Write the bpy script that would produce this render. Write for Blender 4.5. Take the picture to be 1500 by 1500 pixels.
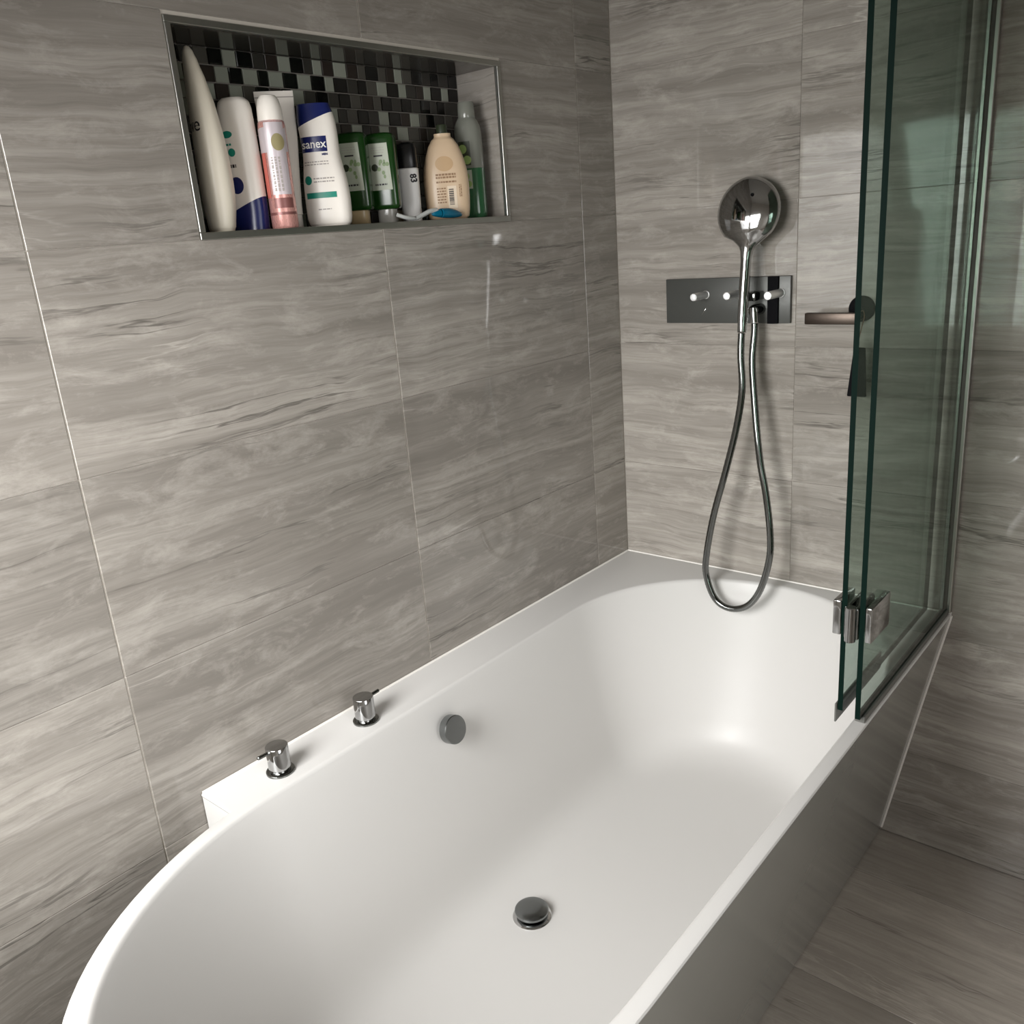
import bpy, bmesh, math, random
from mathutils import Vector, Matrix
from mathutils.bvhtree import BVHTree
S = bpy.context.scene
for o in list(bpy.data.objects): bpy.data.objects.remove(o)
COL = S.collection
PI = math.pi
RIM = 0.58                      # height of the bath rim above the floor

# ------------------------------------------------------------------ camera
F_PX = 1280.25
RC = Matrix(((0.76404166, 0.13945243, -0.62991537), (0.64075394, -0.2780191, 0.71563941), (-0.07533085, -0.95039908, -0.30177286)))  # cols: right, down, forward
CAM = Vector((1.1945, -1.8227, 0.8125 + RIM))
cd = bpy.data.cameras.new('camera'); cam = bpy.data.objects.new('camera', cd); COL.objects.link(cam)
r, d, f = RC.col[0], RC.col[1], RC.col[2]
cam.matrix_world = Matrix(((r.x, -d.x, -f.x, CAM.x), (r.y, -d.y, -f.y, CAM.y), (r.z, -d.z, -f.z, CAM.z), (0, 0, 0, 1)))
cd.sensor_fit = 'HORIZONTAL'; cd.sensor_width = 36; cd.lens = 36 * F_PX / 1500
cd.shift_x = 6 / 1500; cd.clip_start = 0.02
S.camera = cam
def ray(px, py): return RC @ Vector(((px - 744) / F_PX, (py - 750) / F_PX, 1))
def on_x(px, py, x):
    v = ray(px, py); return CAM + v * ((x - CAM.x) / v.x)

# ------------------------------------------------------------------ light
S.view_settings.view_transform = 'Standard'; S.view_settings.look = 'None'
S.view_settings.gamma = 1; S.view_settings.use_curve_mapping = False
S.view_settings.exposure = -0.1
w = bpy.data.worlds.new('world'); S.world = w; w.use_nodes = True
w.node_tree.nodes['Background'].inputs[0].default_value = (0.75, 0.85, 1.0, 1)
w.node_tree.nodes['Background'].inputs[1].default_value = 0.6
WX0, WX1, WZ0, WZ1, WY = 0.03, 0.73, 0.80, 1.75, -2.12       # the window in the near wall, over the round end of the bath
VY0, VY1, VZ0, VZ1, RX = -2.02, -1.10, 0.55, 1.60, 2.10      # the window in the right wall
def daylight(name, loc, rot, sx, sy, watt, spread):
    ld = bpy.data.lights.new(name, 'AREA'); ld.shape = 'RECTANGLE'; ld.size = sx; ld.size_y = sy; ld.energy = watt; ld.color = (1.0, 0.988, 0.975); ld.spread = math.radians(spread)
    lo = bpy.data.objects.new(name, ld); COL.objects.link(lo); lo.location = loc; lo.rotation_euler = rot
daylight('near_window_daylight', ((WX0 + WX1) / 2, WY - 0.06, (WZ0 + WZ1) / 2), (math.radians(61), 0, 0), WX1 - WX0 - 0.02, WZ1 - WZ0 - 0.02, 22, 114)      # sky light falling in and down
daylight('right_window_daylight', (RX + 0.06, (VY0 + VY1) / 2, (VZ0 + VZ1) / 2), (math.radians(62), 0, PI / 2), VY1 - VY0 - 0.02, VZ1 - VZ0 - 0.02, 10.5, 130)

# ------------------------------------------------------------------ materials
def mat(name, col, rough=0.5, metal=0.0, **kw):
    m = bpy.data.materials.new(name); m.use_nodes = True
    b = m.node_tree.nodes['Principled BSDF']
    b.inputs['Base Color'].default_value = (*col, 1); b.inputs['Roughness'].default_value = rough; b.inputs['Metallic'].default_value = metal
    for k, v in kw.items(): b.inputs[k.replace('_', ' ')].default_value = v
    # slight procedural unevenness of the gloss
    nt = m.node_tree; n = nt.nodes.new('ShaderNodeTexNoise'); n.inputs['Scale'].default_value = 18
    mr = nt.nodes.new('ShaderNodeMapRange'); mr.inputs['To Min'].default_value = rough * 0.85; mr.inputs['To Max'].default_value = min(1, rough * 1.15)
    nt.links.new(n.outputs['Fac'], mr.inputs['Value']); nt.links.new(mr.outputs[0], b.inputs['Roughness'])
    return m
def srgb(r, g, b):
    f = lambda c: (c / 255 / 12.92) if c / 255 <= 0.04045 else ((c / 255 + 0.055) / 1.055) ** 2.4
    return (f(r), f(g), f(b))

def tile_mat(name, base, dark, light, rough, spec=0.5, contrast=1.0):
    m = bpy.data.materials.new(name); m.use_nodes = True; nt = m.node_tree; N = nt.nodes; L = nt.links
    b = N['Principled BSDF']; b.inputs['Roughness'].default_value = rough; b.inputs['Specular IOR Level'].default_value = spec
    tc = N.new('ShaderNodeTexCoord'); oi = N.new('ShaderNodeObjectInfo')
    wv = N.new('ShaderNodeMath'); wv.operation = 'MULTIPLY'; wv.inputs[1].default_value = 37; L.new(oi.outputs['Random'], wv.inputs[0])
    def noise(sx, sz, detail, roughn=0.55, dist=0.0, off=0.0):
        mp = N.new('ShaderNodeMapping'); mp.inputs['Scale'].default_value = (sx, 1, sz); mp.inputs['Location'].default_value = (off, 0, off * 1.7)
        L.new(warp.outputs[0] if warp else tc.outputs['Object'], mp.inputs['Vector'])
        n = N.new('ShaderNodeTexNoise'); n.noise_dimensions = '4D'; n.inputs['Scale'].default_value = 1; n.inputs['Detail'].default_value = detail
        n.inputs['Roughness'].default_value = roughn; n.inputs['Distortion'].default_value = dist
        L.new(mp.outputs[0], n.inputs['Vector']); L.new(wv.outputs[0], n.inputs['W']); return n
    warp = None
    wn = noise(3.2, 5.0, 3)
    sub = N.new('ShaderNodeMath'); sub.operation = 'SUBTRACT'; sub.inputs[1].default_value = 0.5; L.new(wn.outputs['Fac'], sub.inputs[0])
    ml = N.new('ShaderNodeMath'); ml.operation = 'MULTIPLY'; ml.inputs[1].default_value = 0.05; L.new(sub.outputs[0], ml.inputs[0])
    cx = N.new('ShaderNodeCombineXYZ'); L.new(ml.outputs[0], cx.inputs['Z'])
    warp = N.new('ShaderNodeVectorMath'); warp.operation = 'ADD'; L.new(tc.outputs['Object'], warp.inputs[0]); L.new(cx.outputs[0], warp.inputs[1])
    def ramp(src, pts):
        c = N.new('ShaderNodeValToRGB'); e = c.color_ramp.elements
        while len(e) < len(pts): e.new(0.5)
        for el, (p, v) in zip(e, pts): el.position = p; el.color = (v, v, v, 1)
        L.new(src, c.inputs[0]); return c
    def mix(fac, a, bcol):
        x = N.new('ShaderNodeMix'); x.data_type = 'RGBA'
        L.new(fac, x.inputs[0])
        if isinstance(a, tuple): x.inputs[6].default_value = (*a, 1)
        else: L.new(a, x.inputs[6])
        x.inputs[7].default_value = (*bcol, 1); return x.outputs[2]
    k = contrast
    broad = ramp(noise(1.2, 14, 5).outputs['Fac'], [(0.36, 0.0), (0.68, 0.8 * k)])
    c = mix(broad.outputs[0], base, dark)
    fine = ramp(noise(2.6, 85, 9, 0.75).outputs['Fac'], [(0.42, 0.0), (0.66, 0.8 * k)])
    c = mix(fine.outputs[0], c, dark)
    blot = ramp(noise(9, 26, 8, 0.72, 0.4, 3).outputs['Fac'], [(0.50, 0.0), (0.74, 0.6 * k)])
    c = mix(blot.outputs[0], c, light)
    v1 = ramp(noise(0.8, 15, 6, 0.6, 0.1, 9).outputs['Fac'], [(0.488, 0.0), (0.497, 1.0), (0.502, 1.0), (0.511, 0.0)])
    vm = ramp(noise(3.0, 9, 2, 0.5, 0, 5).outputs['Fac'], [(0.50, 0.0), (0.66, 0.75 * k)])
    vv = N.new('ShaderNodeMath'); vv.operation = 'MULTIPLY'; L.new(v1.outputs[0], vv.inputs[0]); L.new(vm.outputs[0], vv.inputs[1])
    c = mix(vv.outputs[0], c, tuple(q * 0.6 for q in dark))
    v2 = ramp(noise(1.2, 13, 5, 0.6, 0.2, 21).outputs['Fac'], [(0.490, 0.0), (0.499, 1.0), (0.508, 0.0)])
    vm2 = ramp(noise(3.5, 6, 2, 0.5, 0, 31).outputs['Fac'], [(0.56, 0.0), (0.75, 0.5 * k)])
    vv2 = N.new('ShaderNodeMath'); vv2.operation = 'MULTIPLY'; L.new(v2.outputs[0], vv2.inputs[0]); L.new(vm2.outputs[0], vv2.inputs[1])
    c = mix(vv2.outputs[0], c, tuple(min(1, q * 1.25) for q in light))
    hs = N.new('ShaderNodeHueSaturation'); mr = N.new('ShaderNodeMapRange'); mr.inputs['To Min'].default_value = 0.87; mr.inputs['To Max'].default_value = 1.09
    L.new(oi.outputs['Random'], mr.inputs['Value']); L.new(mr.outputs[0], hs.inputs['Value']); L.new(c, hs.inputs['Color'])
    L.new(hs.outputs[0], b.inputs['Base Color'])
    return m
M = {}
M['tile'] = tile_mat('wall_tile', srgb(175, 169, 161), srgb(132, 126, 119), srgb(192, 186, 178), 0.05, contrast=1.2)
M['floor_tile'] = tile_mat('floor_tile', srgb(186, 178, 168), srgb(158, 150, 141), srgb(202, 194, 184), 0.25)
M['back_grout'] = mat('back_grout', srgb(172, 165, 156), 0.8)
M['tchrome'] = mat('tap_chrome', (0.42, 0.42, 0.42), 0.08, 1.0)
M['grout'] = mat('grout', srgb(205, 198, 188), 0.8)
M['floor_grout'] = mat('floor_grout', srgb(150, 143, 135), 0.85)
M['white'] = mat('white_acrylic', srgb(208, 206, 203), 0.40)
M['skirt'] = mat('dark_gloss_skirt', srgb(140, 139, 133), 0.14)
M['sealant'] = mat('white_sealant', srgb(240, 236, 230), 0.4)
M['paint'] = mat('wall_paint', srgb(225, 220, 212), 0.6)
M['ceil'] = mat('ceiling_paint', srgb(205, 202, 197), 0.7)
M['chrome'] = mat('chrome', (0.62, 0.62, 0.62), 0.07, 1.0)
M['satin'] = mat('satin_chrome', (0.95, 0.95, 0.95), 0.42, 1.0)
M['plate'] = mat('smoked_plate', (0.085, 0.087, 0.081), 0.40, 0.35)
M['dchrome'] = mat('dark_chrome', (0.20, 0.205, 0.20), 0.10, 1.0)
M['bchrome'] = mat('brushed_chrome', (0.24, 0.25, 0.25), 0.25, 1.0)
M['schrome'] = mat('shower_chrome', (0.45, 0.45, 0.45), 0.07, 1.0)
M['alu'] = mat('aluminium_trim', (0.46, 0.46, 0.43), 0.34, 1.0)
M['black'] = mat('black_metal', (0.006, 0.006, 0.007), 0.75, Specular_IOR_Level=0.06)
M['bronze'] = mat('dark_bronze', (0.085, 0.068, 0.057), 0.38, 1.0)
M['brown'] = mat('brown_cord', srgb(110, 78, 58), 0.7)
M['edge'] = mat('glass_edge', (0.0018, 0.010, 0.0072), 0.6, Specular_IOR_Level=0.06)
M['gasket'] = mat('grey_gasket', srgb(96, 96, 92), 0.4)
M['winframe'] = mat('window_frame_white', srgb(235, 233, 228), 0.35)
def glass_mat(name, col, fres=1.5):
    m = bpy.data.materials.new(name); m.use_nodes = True; nt = m.node_tree; nt.nodes.clear()
    o = nt.nodes.new('ShaderNodeOutputMaterial'); t = nt.nodes.new('ShaderNodeBsdfTransparent'); g = nt.nodes.new('ShaderNodeBsdfGlossy')
    fr = nt.nodes.new('ShaderNodeFresnel'); mx = nt.nodes.new('ShaderNodeMixShader')
    n = nt.nodes.new('ShaderNodeTexNoise'); n.inputs['Scale'].default_value = 3
    mr = nt.nodes.new('ShaderNodeMix'); mr.data_type = 'RGBA'; mr.inputs[6].default_value = (*col, 1); mr.inputs[7].default_value = (*[c * 0.985 for c in col], 1)
    nt.links.new(n.outputs['Fac'], mr.inputs[0]); nt.links.new(mr.outputs[2], t.inputs[0])
    ge = nt.nodes.new('ShaderNodeNewGeometry'); ir = nt.nodes.new('ShaderNodeMapRange')     # same reflectance on both faces of the sheet
    ir.inputs['To Min'].default_value = fres; ir.inputs['To Max'].default_value = 1 / fres
    nt.links.new(ge.outputs['Backfacing'], ir.inputs['Value']); nt.links.new(ir.outputs[0], fr.inputs[0]); g.inputs['Roughness'].default_value = 0.0
    nt.links.new(fr.outputs[0], mx.inputs[0]); nt.links.new(t.outputs[0], mx.inputs[1]); nt.links.new(g.outputs[0], mx.inputs[2]); nt.links.new(mx.outputs[0], o.inputs[0])
    return m
M['glass'] = glass_mat('green_glass', (0.74, 0.81, 0.77))
M['winglass'] = glass_mat('window_glass', (0.97, 0.98, 0.98))

# ------------------------------------------------------------------ helpers
def new(name, me, m=None, parent=None, loc=None, rot=None, smooth=None):
    o = bpy.data.objects.new(name, me); COL.objects.link(o)
    if m is not None and me is not None and not me.materials:
        for q in (m if isinstance(m, (list, tuple)) else [m]): me.materials.append(q)
    if parent is not None: o.parent = parent
    if loc is not None: o.location = loc
    if rot is not None: o.rotation_euler = rot
    if smooth is not None: shade(me, smooth)
    return o
def shade(me, ang):
    me.polygons.foreach_set('use_smooth', [True] * len(me.polygons))
    me.set_sharp_from_angle(angle=math.radians(ang)); me.update()
def tag(o, label, cat, group=None):
    o['label'] = label; o['category'] = cat
    if group: o['group'] = group
    return o
def struct(o): o['kind'] = 'structure'; return o
def thing(name, label, cat, loc=(0, 0, 0), rot=(0, 0, 0), group=None):
    o = bpy.data.objects.new(name, None); COL.objects.link(o); o.location = loc; o.rotation_euler = rot; o.empty_display_size = 0.05
    return tag(o, label, cat, group)
def to_mesh(bm, name='m'):
    bmesh.ops.recalc_face_normals(bm, faces=bm.faces)
    me = bpy.data.meshes.new(name); bm.to_mesh(me); bm.free(); return me
def add_box(bm, x0, x1, y0, y1, z0, z1, bev=0.0):
    v = bmesh.ops.create_cube(bm, size=1)['verts']
    for q in v: q.co = Vector(((x0 + x1) / 2 + q.co.x * (x1 - x0), (y0 + y1) / 2 + q.co.y * (y1 - y0), (z0 + z1) / 2 + q.co.z * (z1 - z0)))
    if bev:
        e = list({e for q in v for e in q.link_edges})
        bmesh.ops.bevel(bm, geom=e, offset=bev, segments=2, affect='EDGES', profile=0.5)
def box(x0, x1, y0, y1, z0, z1, bev=0.0):
    bm = bmesh.new(); add_box(bm, x0, x1, y0, y1, z0, z1, bev); return to_mesh(bm)
def add_lathe(bm, prof, n=32, mtx=None):
    rings = []
    for (rr, z) in prof:
        if rr < 1e-6: rings.append([bm.verts.new((0, 0, z))])
        else: rings.append([bm.verts.new((rr * math.cos(2 * PI * i / n), rr * math.sin(2 * PI * i / n), z)) for i in range(n)])
    for a, b in zip(rings, rings[1:]):
        for i in range(n):
            j = (i + 1) % n
            if len(a) == 1 and len(b) == 1: continue
            if len(a) == 1: bm.faces.new((a[0], b[i], b[j]))
            elif len(b) == 1: bm.faces.new((a[i], a[j], b[0]))
            else: bm.faces.new((a[i], a[j], b[j], b[i]))
    if len(rings[0]) > 1: bm.faces.new(rings[0][::-1])
    if len(rings[-1]) > 1: bm.faces.new(rings[-1])
    if mtx is not None:
        vs = [v for rg in rings for v in rg]; bmesh.ops.transform(bm, matrix=mtx, verts=vs)
def lathe(prof, n=32, mtx=None):
    bm = bmesh.new(); add_lathe(bm, prof, n, mtx); return to_mesh(bm)
def along(p, dirv):                        # matrix placing local +z along dirv at p
    return Matrix.Translation(Vector(p)) @ Vector((0, 0, 1)).rotation_difference(Vector(dirv).normalized()).to_matrix().to_4x4()
def rod(p0, p1, rad, n=20, bev=0.001):
    p0 = Vector(p0); p1 = Vector(p1); l = (p1 - p0).length
    return lathe([(0, 0), (rad - bev, 0), (rad, bev), (rad, l - bev), (rad - bev, l), (0, l)], n, along(p0, p1 - p0))
def catmull(P, per=10):
    P = [Vector(p) for p in P]; out = []
    for i in range(len(P) - 1):
        a = P[max(i - 1, 0)]; b = P[i]; c = P[i + 1]; e = P[min(i + 2, len(P) - 1)]
        for k in range(per):
            t = k / per; out.append(0.5 * ((2 * b) + (c - a) * t + (2 * a - 5 * b + 4 * c - e) * t * t + (3 * b - a - 3 * c + e) * t ** 3))
    out.append(P[-1]); return out
def tube(P, rad, n=14):
    bm = bmesh.new(); rings = []; up = Vector((0, 1, 0.01)).normalized()
    for i, p in enumerate(P):
        t = (P[min(i + 1, len(P) - 1)] - P[max(i - 1, 0)]).normalized()
        u = (up - t * up.dot(t)).normalized(); v = t.cross(u); rr = rad(i) if callable(rad) else rad
        rings.append([bm.verts.new(p + (u * math.cos(2 * PI * k / n) + v * math.sin(2 * PI * k / n)) * rr) for k in range(n)])
    for a, b in zip(rings, rings[1:]):
        for k in range(n): bm.faces.new((a[k], a[(k + 1) % n], b[(k + 1) % n], b[k]))
    bm.faces.new(rings[0][::-1]); bm.faces.new(rings[-1]); return to_mesh(bm)

# ------------------------------------------------------------------ room
ZC = 2.40
T = 0.010                                  # tile thickness; tile faces lie at x=0 / y=0, grout a little behind
NZ0, NZ1, NY0, NY1, ND = RIM + 0.838, RIM + 1.131, -1.091, -0.388, 0.112     # niche outline and depth
G = 0.0016                                 # how far the grout lies behind the tile faces
def multi(boxes):
    bm = bmesh.new()
    for b in boxes: add_box(bm, *b)
    return to_mesh(bm)
wall_left = struct(new('wall_left', multi([(-0.2, -G, WY, NY0, 0, ZC), (-0.2, -G, NY1, 0.2, 0, ZC), (-0.2, -G, NY0, NY1, 0, NZ0), (-0.2, -G, NY0, NY1, NZ1, ZC), (-0.2, -ND, NY0, NY1, NZ0, NZ1)]), M['grout']))
wall_back = struct(new('wall_back', box(0 - G, RX, G, 0.2, 0, ZC), M['back_grout']))
floor = struct(new('floor', box(-0.2, RX + 0.2, WY - 0.2, 0.2, -0.1, -G), M['floor_grout']))
struct(new('ceiling', box(-0.2, RX + 0.2, WY - 0.2, 0.2, ZC, ZC + 0.1), M['ceil']))
struct(new('wall_right', multi([(RX, RX + 0.2, WY - 0.2, VY0, 0, ZC), (RX, RX + 0.2, VY1, 0.2, 0, ZC), (RX, RX + 0.2, VY0, VY1, 0, VZ0), (RX, RX + 0.2, VY0, VY1, VZ1, ZC)]), M['paint']))
struct(new('wall_near', multi([(-0.2, WX0, WY - 0.2, WY, 0, ZC), (WX1, RX, WY - 0.2, WY, 0, ZC), (WX0, WX1, WY - 0.2, WY, 0, WZ0), (WX0, WX1, WY - 0.2, WY, WZ1, ZC)]), M['paint']))
win = struct(new('window_1', multi([(WX0, WX0 + 0.05, WY - 0.05, WY - 0.01, WZ0, WZ1), (WX1 - 0.05, WX1, WY - 0.05, WY - 0.01, WZ0, WZ1), (WX0 + 0.05, WX1 - 0.05, WY - 0.05, WY - 0.01, WZ0, WZ0 + 0.05), (WX0 + 0.05, WX1 - 0.05, WY - 0.05, WY - 0.01, WZ1 - 0.05, WZ1)]), M['winframe']))
new('window_pane', box(WX0 + 0.045, WX1 - 0.045, WY - 0.034, WY - 0.028, WZ0 + 0.045, WZ1 - 0.045), M['winglass'], win)
new('window_sill', box(WX0, WX1, WY - 0.01, WY + 0.03, WZ0 - 0.025, WZ0, 0.004), M['winframe'], win)

win = struct(new('window_2', multi([(RX + 0.01, RX + 0.05, VY0, VY0 + 0.05, VZ0, VZ1), (RX + 0.01, RX + 0.05, VY1 - 0.05, VY1, VZ0, VZ1), (RX + 0.01, RX + 0.05, VY0 + 0.05, VY1 - 0.05, VZ0, VZ0 + 0.05), (RX + 0.01, RX + 0.05, VY0 + 0.05, VY1 - 0.05, VZ1 - 0.05, VZ1)]), M['winframe']))
new('window_pane', box(RX + 0.028, RX + 0.034, VY0 + 0.045, VY1 - 0.045, VZ0 + 0.045, VZ1 - 0.045), M['winglass'], win)

cache = {}
def tile_mesh(l, h, m, bev=0.0007):
    k = (round(l, 4), round(h, 4), m.name)
    if k not in cache:
        me = box(-l / 2, l / 2, -T / 2, T / 2, -h / 2, h / 2)
        bm = bmesh.new(); bm.from_mesh(me)
        bmesh.ops.bevel(bm, geom=bm.edges[:], offset=bev, segments=1, affect='EDGES'); bm.to_mesh(me); bm.free()
        me.materials.append(m); cache[k] = me
    return cache[k]
TH, ZJ = 0.2985, RIM - 0.0575
zj = [ZJ - TH, *[ZJ + TH * k for k in range(0, 7)]]
zrows = [(0, zj[0])] + list(zip(zj, zj[1:])) + [(zj[-1], ZC)]
GV, GH = 0.0022, 0.0006                     # vertical joints show wider than horizontal ones
yj = [0, -0.136, -0.736, -1.336, -1.936, WY]
for (z0, z1) in zrows:
    for a, b in zip(yj, yj[1:]):
        y0, y1 = b, a
        in_niche_row = abs(z0 - NZ0) < 0.02
        pieces = [(y0, y1)]
        if in_niche_row: pieces = [(max(y0, NY1), y1)] if y1 > NY1 and y0 < NY1 else [(y0, min(y1, NY0))] if y0 < NY0 and y1 > NY0 else [(y0, y1)] if (y1 <= NY0 or y0 >= NY1) else []
        for (p, q) in pieces:
            if q - p < 0.01: continue
            zz1 = z1 - GH / 2; zz0 = z0 + GH / 2
            l, h = q - p - GV, zz1 - zz0
            new('tile', tile_mesh(l, h, M['tile']), None, wall_left, (-T / 2, (p + q) / 2, (zz0 + zz1) / 2), (0, 0, PI / 2))
xj = [0, 0.44, 1.04, 1.64, RX]
for (z0, z1) in zrows:
    for a, b in zip(xj, xj[1:]):
        new('tile', tile_mesh(b - a - 0.0010, z1 - z0 - 0.0004, M['tile']), None, wall_back, ((a + b) / 2, T / 2, (z0 + z1) / 2), (0, 0, PI))
fy = [0, -0.165, -0.497, -0.829, -1.161, -1.493, -1.825, WY]; fx = [0.02, 0.58, 1.24, 1.90, RX]
for i, (a, b) in enumerate(zip(fy, fy[1:])):
    for p, q in zip(fx, fx[1:]):
        new('tile', tile_mesh(q - p - 0.003, a - b - 0.003, M['floor_tile']), None, floor, ((p + q) / 2, (a + b) / 2, -T / 2), (PI / 2, 0, 0))

# niche: lining, mosaic and metal edge trim
TW = 0.0095
IY0, IY1, IZ0, IZ1 = NY0 + TW, NY1 - TW, NZ0 + TW + 0.001, NZ1 - TW
XB = -ND + 0.003
niche = new('niche', multi([(XB, -0.006, NY0, IY0, NZ0, NZ1), (XB, -0.006, IY1, NY1, NZ0, NZ1), (XB, -0.006, IY0, IY1, NZ0, IZ0 - 0.0005), (-ND - 0.002, XB, NY0, NY1, NZ0, NZ1)]), M['tile'], wall_left)
for b in [(-0.006, 0.0025, NY0, NY1, NZ0, IZ0), (-0.006, 0.0025, NY0, NY1, IZ1, NZ1), (-0.006, 0.0025, NY0, IY0, IZ0, IZ1), (-0.006, 0.0025, IY1, NY1, IZ0, IZ1)]:
    new('niche_trim', box(*b, 0.001), M['alu'], wall_left)
new('niche_top_lining', box(XB, -0.006, IY0, IY1, IZ1, NZ1), mat('lining_reflection_dark', srgb(58, 55, 50), 0.07), wall_left)  # top face coloured dark to stand in for the mosaic reflected in it
rng = random.Random(7)
def mosaic_mat(name, col, rough):
    return mat(name, col, rough, 0, Specular_IOR_Level=0.7)
MOS = [mosaic_mat('mosaic_black_glass', srgb(10, 10, 10), 0.06), mosaic_mat('mosaic_brown_stone', srgb(44, 36, 31), 0.3), mosaic_mat('mosaic_dark_grey', srgb(52, 50, 46), 0.25),
       mosaic_mat('mosaic_pale_glass', srgb(150, 154, 142), 0.08), mosaic_mat('mosaic_grey_stone', srgb(78, 75, 69), 0.25)]
rows = 11; ph = (IZ1 - IZ0) / rows; cols = 27; pw = (IY1 - IY0) / cols
mcache = {}
for rr in range(rows):
    y = IY0; prev = -1
    while y < IY1 - 0.004:
        wdt = pw * rng.choice([0.8, 1, 1, 1, 1.15])
        if IY1 - (y + wdt) < pw * 0.6: wdt = IY1 - y
        k = rng.choices(range(5), [0.27, 0.20, 0.13, 0.32, 0.08])[0]
        if k == prev: k = (k + 2) % 5
        prev = k
        key = (round(wdt, 4), k)
        if key not in mcache:
            bm = bmesh.new(); add_box(bm, 0, 0.004, 0.0008, wdt - 0.0008, 0.0009, ph - 0.0009)
            bmesh.ops.bevel(bm, geom=bm.edges[:], offset=0.0009, segments=1, affect='EDGES')
            mcache[key] = to_mesh(bm); mcache[key].materials.append(MOS[k])
        new('mosaic_tile', mcache[key], None, niche, (XB, y, IZ0 + rr * ph)); y += wdt
XF = XB + 0.004

# ------------------------------------------------------------------ bath
CX, HW = 0.433, 0.335
NP = 48                                     # points per half turn
def oval(off_s, off_f, off_n, z, k=1.0):
    """stadium outline: straight sides, elliptical ends; offsets move it inwards (sides, far end, near end)"""
    hw = HW - off_s; fb = 0.348 - off_f; nb = 0.44 - off_n; yf, yn = -0.38, -1.19
    cy = -0.80
    P = []
    for i in range(NP + 1):
        a = PI * i / NP; P.append((CX + hw * math.cos(a), yf + fb * math.sin(a)))
    for i in range(1, 13): P.append((CX - hw, yf + (yn - yf) * i / 13))
    for i in range(NP + 1):
        a = PI + PI * i / NP; P.append((CX + hw * math.cos(a), yn + nb * math.sin(a)))
    for i in range(1, 13): P.append((CX + hw, yn + (yf - yn) * i / 13))
    ox = CX - 0.06 * (1 - k)
    return [Vector((ox + (x - CX) * k, cy + (y - cy) * k, z)) for x, y in P]
bath = thing('bathtub', 'white bath with rounded end, flat tap ledge and dark grey outer skirt', 'bathtub', (0, 0, 0))
bm = bmesh.new()
prof = [(0, 0), (0.0022, -0.0006), (0.0045, -0.003), (0.0060, -0.0075), (0.0105, -0.03), (0.020, -0.08), (0.033, -0.15), (0.047, -0.21), (0.063, -0.27), (0.076, -0.315), (0.087, -0.348), (0.099, -0.371), (0.114, -0.386), (0.132, -0.394), (0.152, -0.398), (0.175, -0.399)]
rings = []
for o_, z in prof:
    rings.append([bm.verts.new(p) for p in oval(o_, o_ * 1.42, o_ * 1.9, RIM + z)])
o_ = prof[-1][0]
for kk in (0.8, 0.55, 0.3, 0.12):
    rings.append([bm.verts.new(p) for p in oval(o_, o_ * 1.42, o_ * 1.9, RIM - 0.4, kk)])
n = len(rings[0])
for a, b in zip(rings, rings[1:]):
    for i in range(n): bm.faces.new((a[i], a[(i + 1) % n], b[(i + 1) % n], b[i]))
bm.faces.new(rings[-1])
basin_open = bm
# top face of the rim and ledge with a rounded outer edge
OX = 0.787; OHW = OX - CX; YL = -1.262; GAP = 0.002
def outer(ins, z):
    P = [(GAP, -GAP), (OX - ins, -GAP)]
    for i in range(1, 12): P.append((OX - ins, -GAP + (-1.19 + GAP) * i / 12))
    for i in range(NP + 1):
        a = -PI * i / NP
        x = CX + (OHW - ins) * math.cos(a); y = -1.19 + (0.467 - ins) * math.sin(a)
        if x < CX and y > YL + ins: break
        P.append((x, y))
    xl = CX - (OHW - ins) * math.sqrt(max(0, 1 - ((YL + ins + 1.19) / (0.467 - ins)) ** 2))
    P.append((xl, YL + ins)); P.append((GAP, YL + ins))
    return [Vector((x, y, z)) for x, y in P]
outs = [outer(0.004, RIM), outer(0.0012, RIM - 0.0012), outer(0, RIM - 0.004), outer(0.001, RIM - 0.007)]
lens = {len(q) for q in outs}
OV = [[bm.verts.new(p) for p in q] for q in outs]
for a, b in zip(OV, OV[1:]):
    for i in range(len(a)): bm.faces.new((a[i], a[(i + 1) % len(a)], b[(i + 1) % len(a)], b[i]))
bm.edges.ensure_lookup_table()
edges = []
for loop in (OV[0], rings[0]):
    for i in range(len(loop)):
        e = bm.edges.get((loop[i], loop[(i + 1) % len(loop)])) or bm.edges.new((loop[i], loop[(i + 1) % len(loop)])); edges.append(e)
bmesh.ops.triangle_fill(bm, edges=edges, use_beauty=True, use_dissolve=False)
me = to_mesh(bm); shade(me, 40)
new('basin', me, M['white'], bath)
# outer skirt: leans in towards the floor; the end face of the ledge stays white
def skirt_ring(t, z):
    P = outer(0.001, z); k = len(P); ins = 0.112 * t; Q = []
    for i, p in enumerate(P):
        q = p.copy()
        if i == 0 or i >= k - 1: pass
        elif i <= 12: q.x -= ins
        elif i < k - 2:
            ndir = Vector((p.x - CX, (p.y + 1.19) * 0.8, 0)).normalized(); q = p - ndir * ins
        Q.append(q)
    return Q
bm = bmesh.new(); SR = []
for t in (0, 0.08, 0.2, 0.35, 0.5, 0.65, 0.8, 0.92, 1.0):
    z = (RIM - 0.0072) * (1 - t) + 0.004 * t
    SR.append([bm.verts.new(p) for p in skirt_ring(t ** 0.97, z)])
k = len(SR[0])
for a, b in zip(SR, SR[1:]):
    for i in range(k):
        fc = bm.faces.new((a[i], a[(i + 1) % k], b[(i + 1) % k], b[i]))
        if i >= k - 2: fc.material_index = 1
bm.faces.new(SR[-1])
me = to_mesh(bm); shade(me, 35)
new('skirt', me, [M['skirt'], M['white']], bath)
new('plinth', box(0.03, OX - 0.135, -1.0, -0.02, 0.0, 0.02), M['black'], bath)
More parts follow.
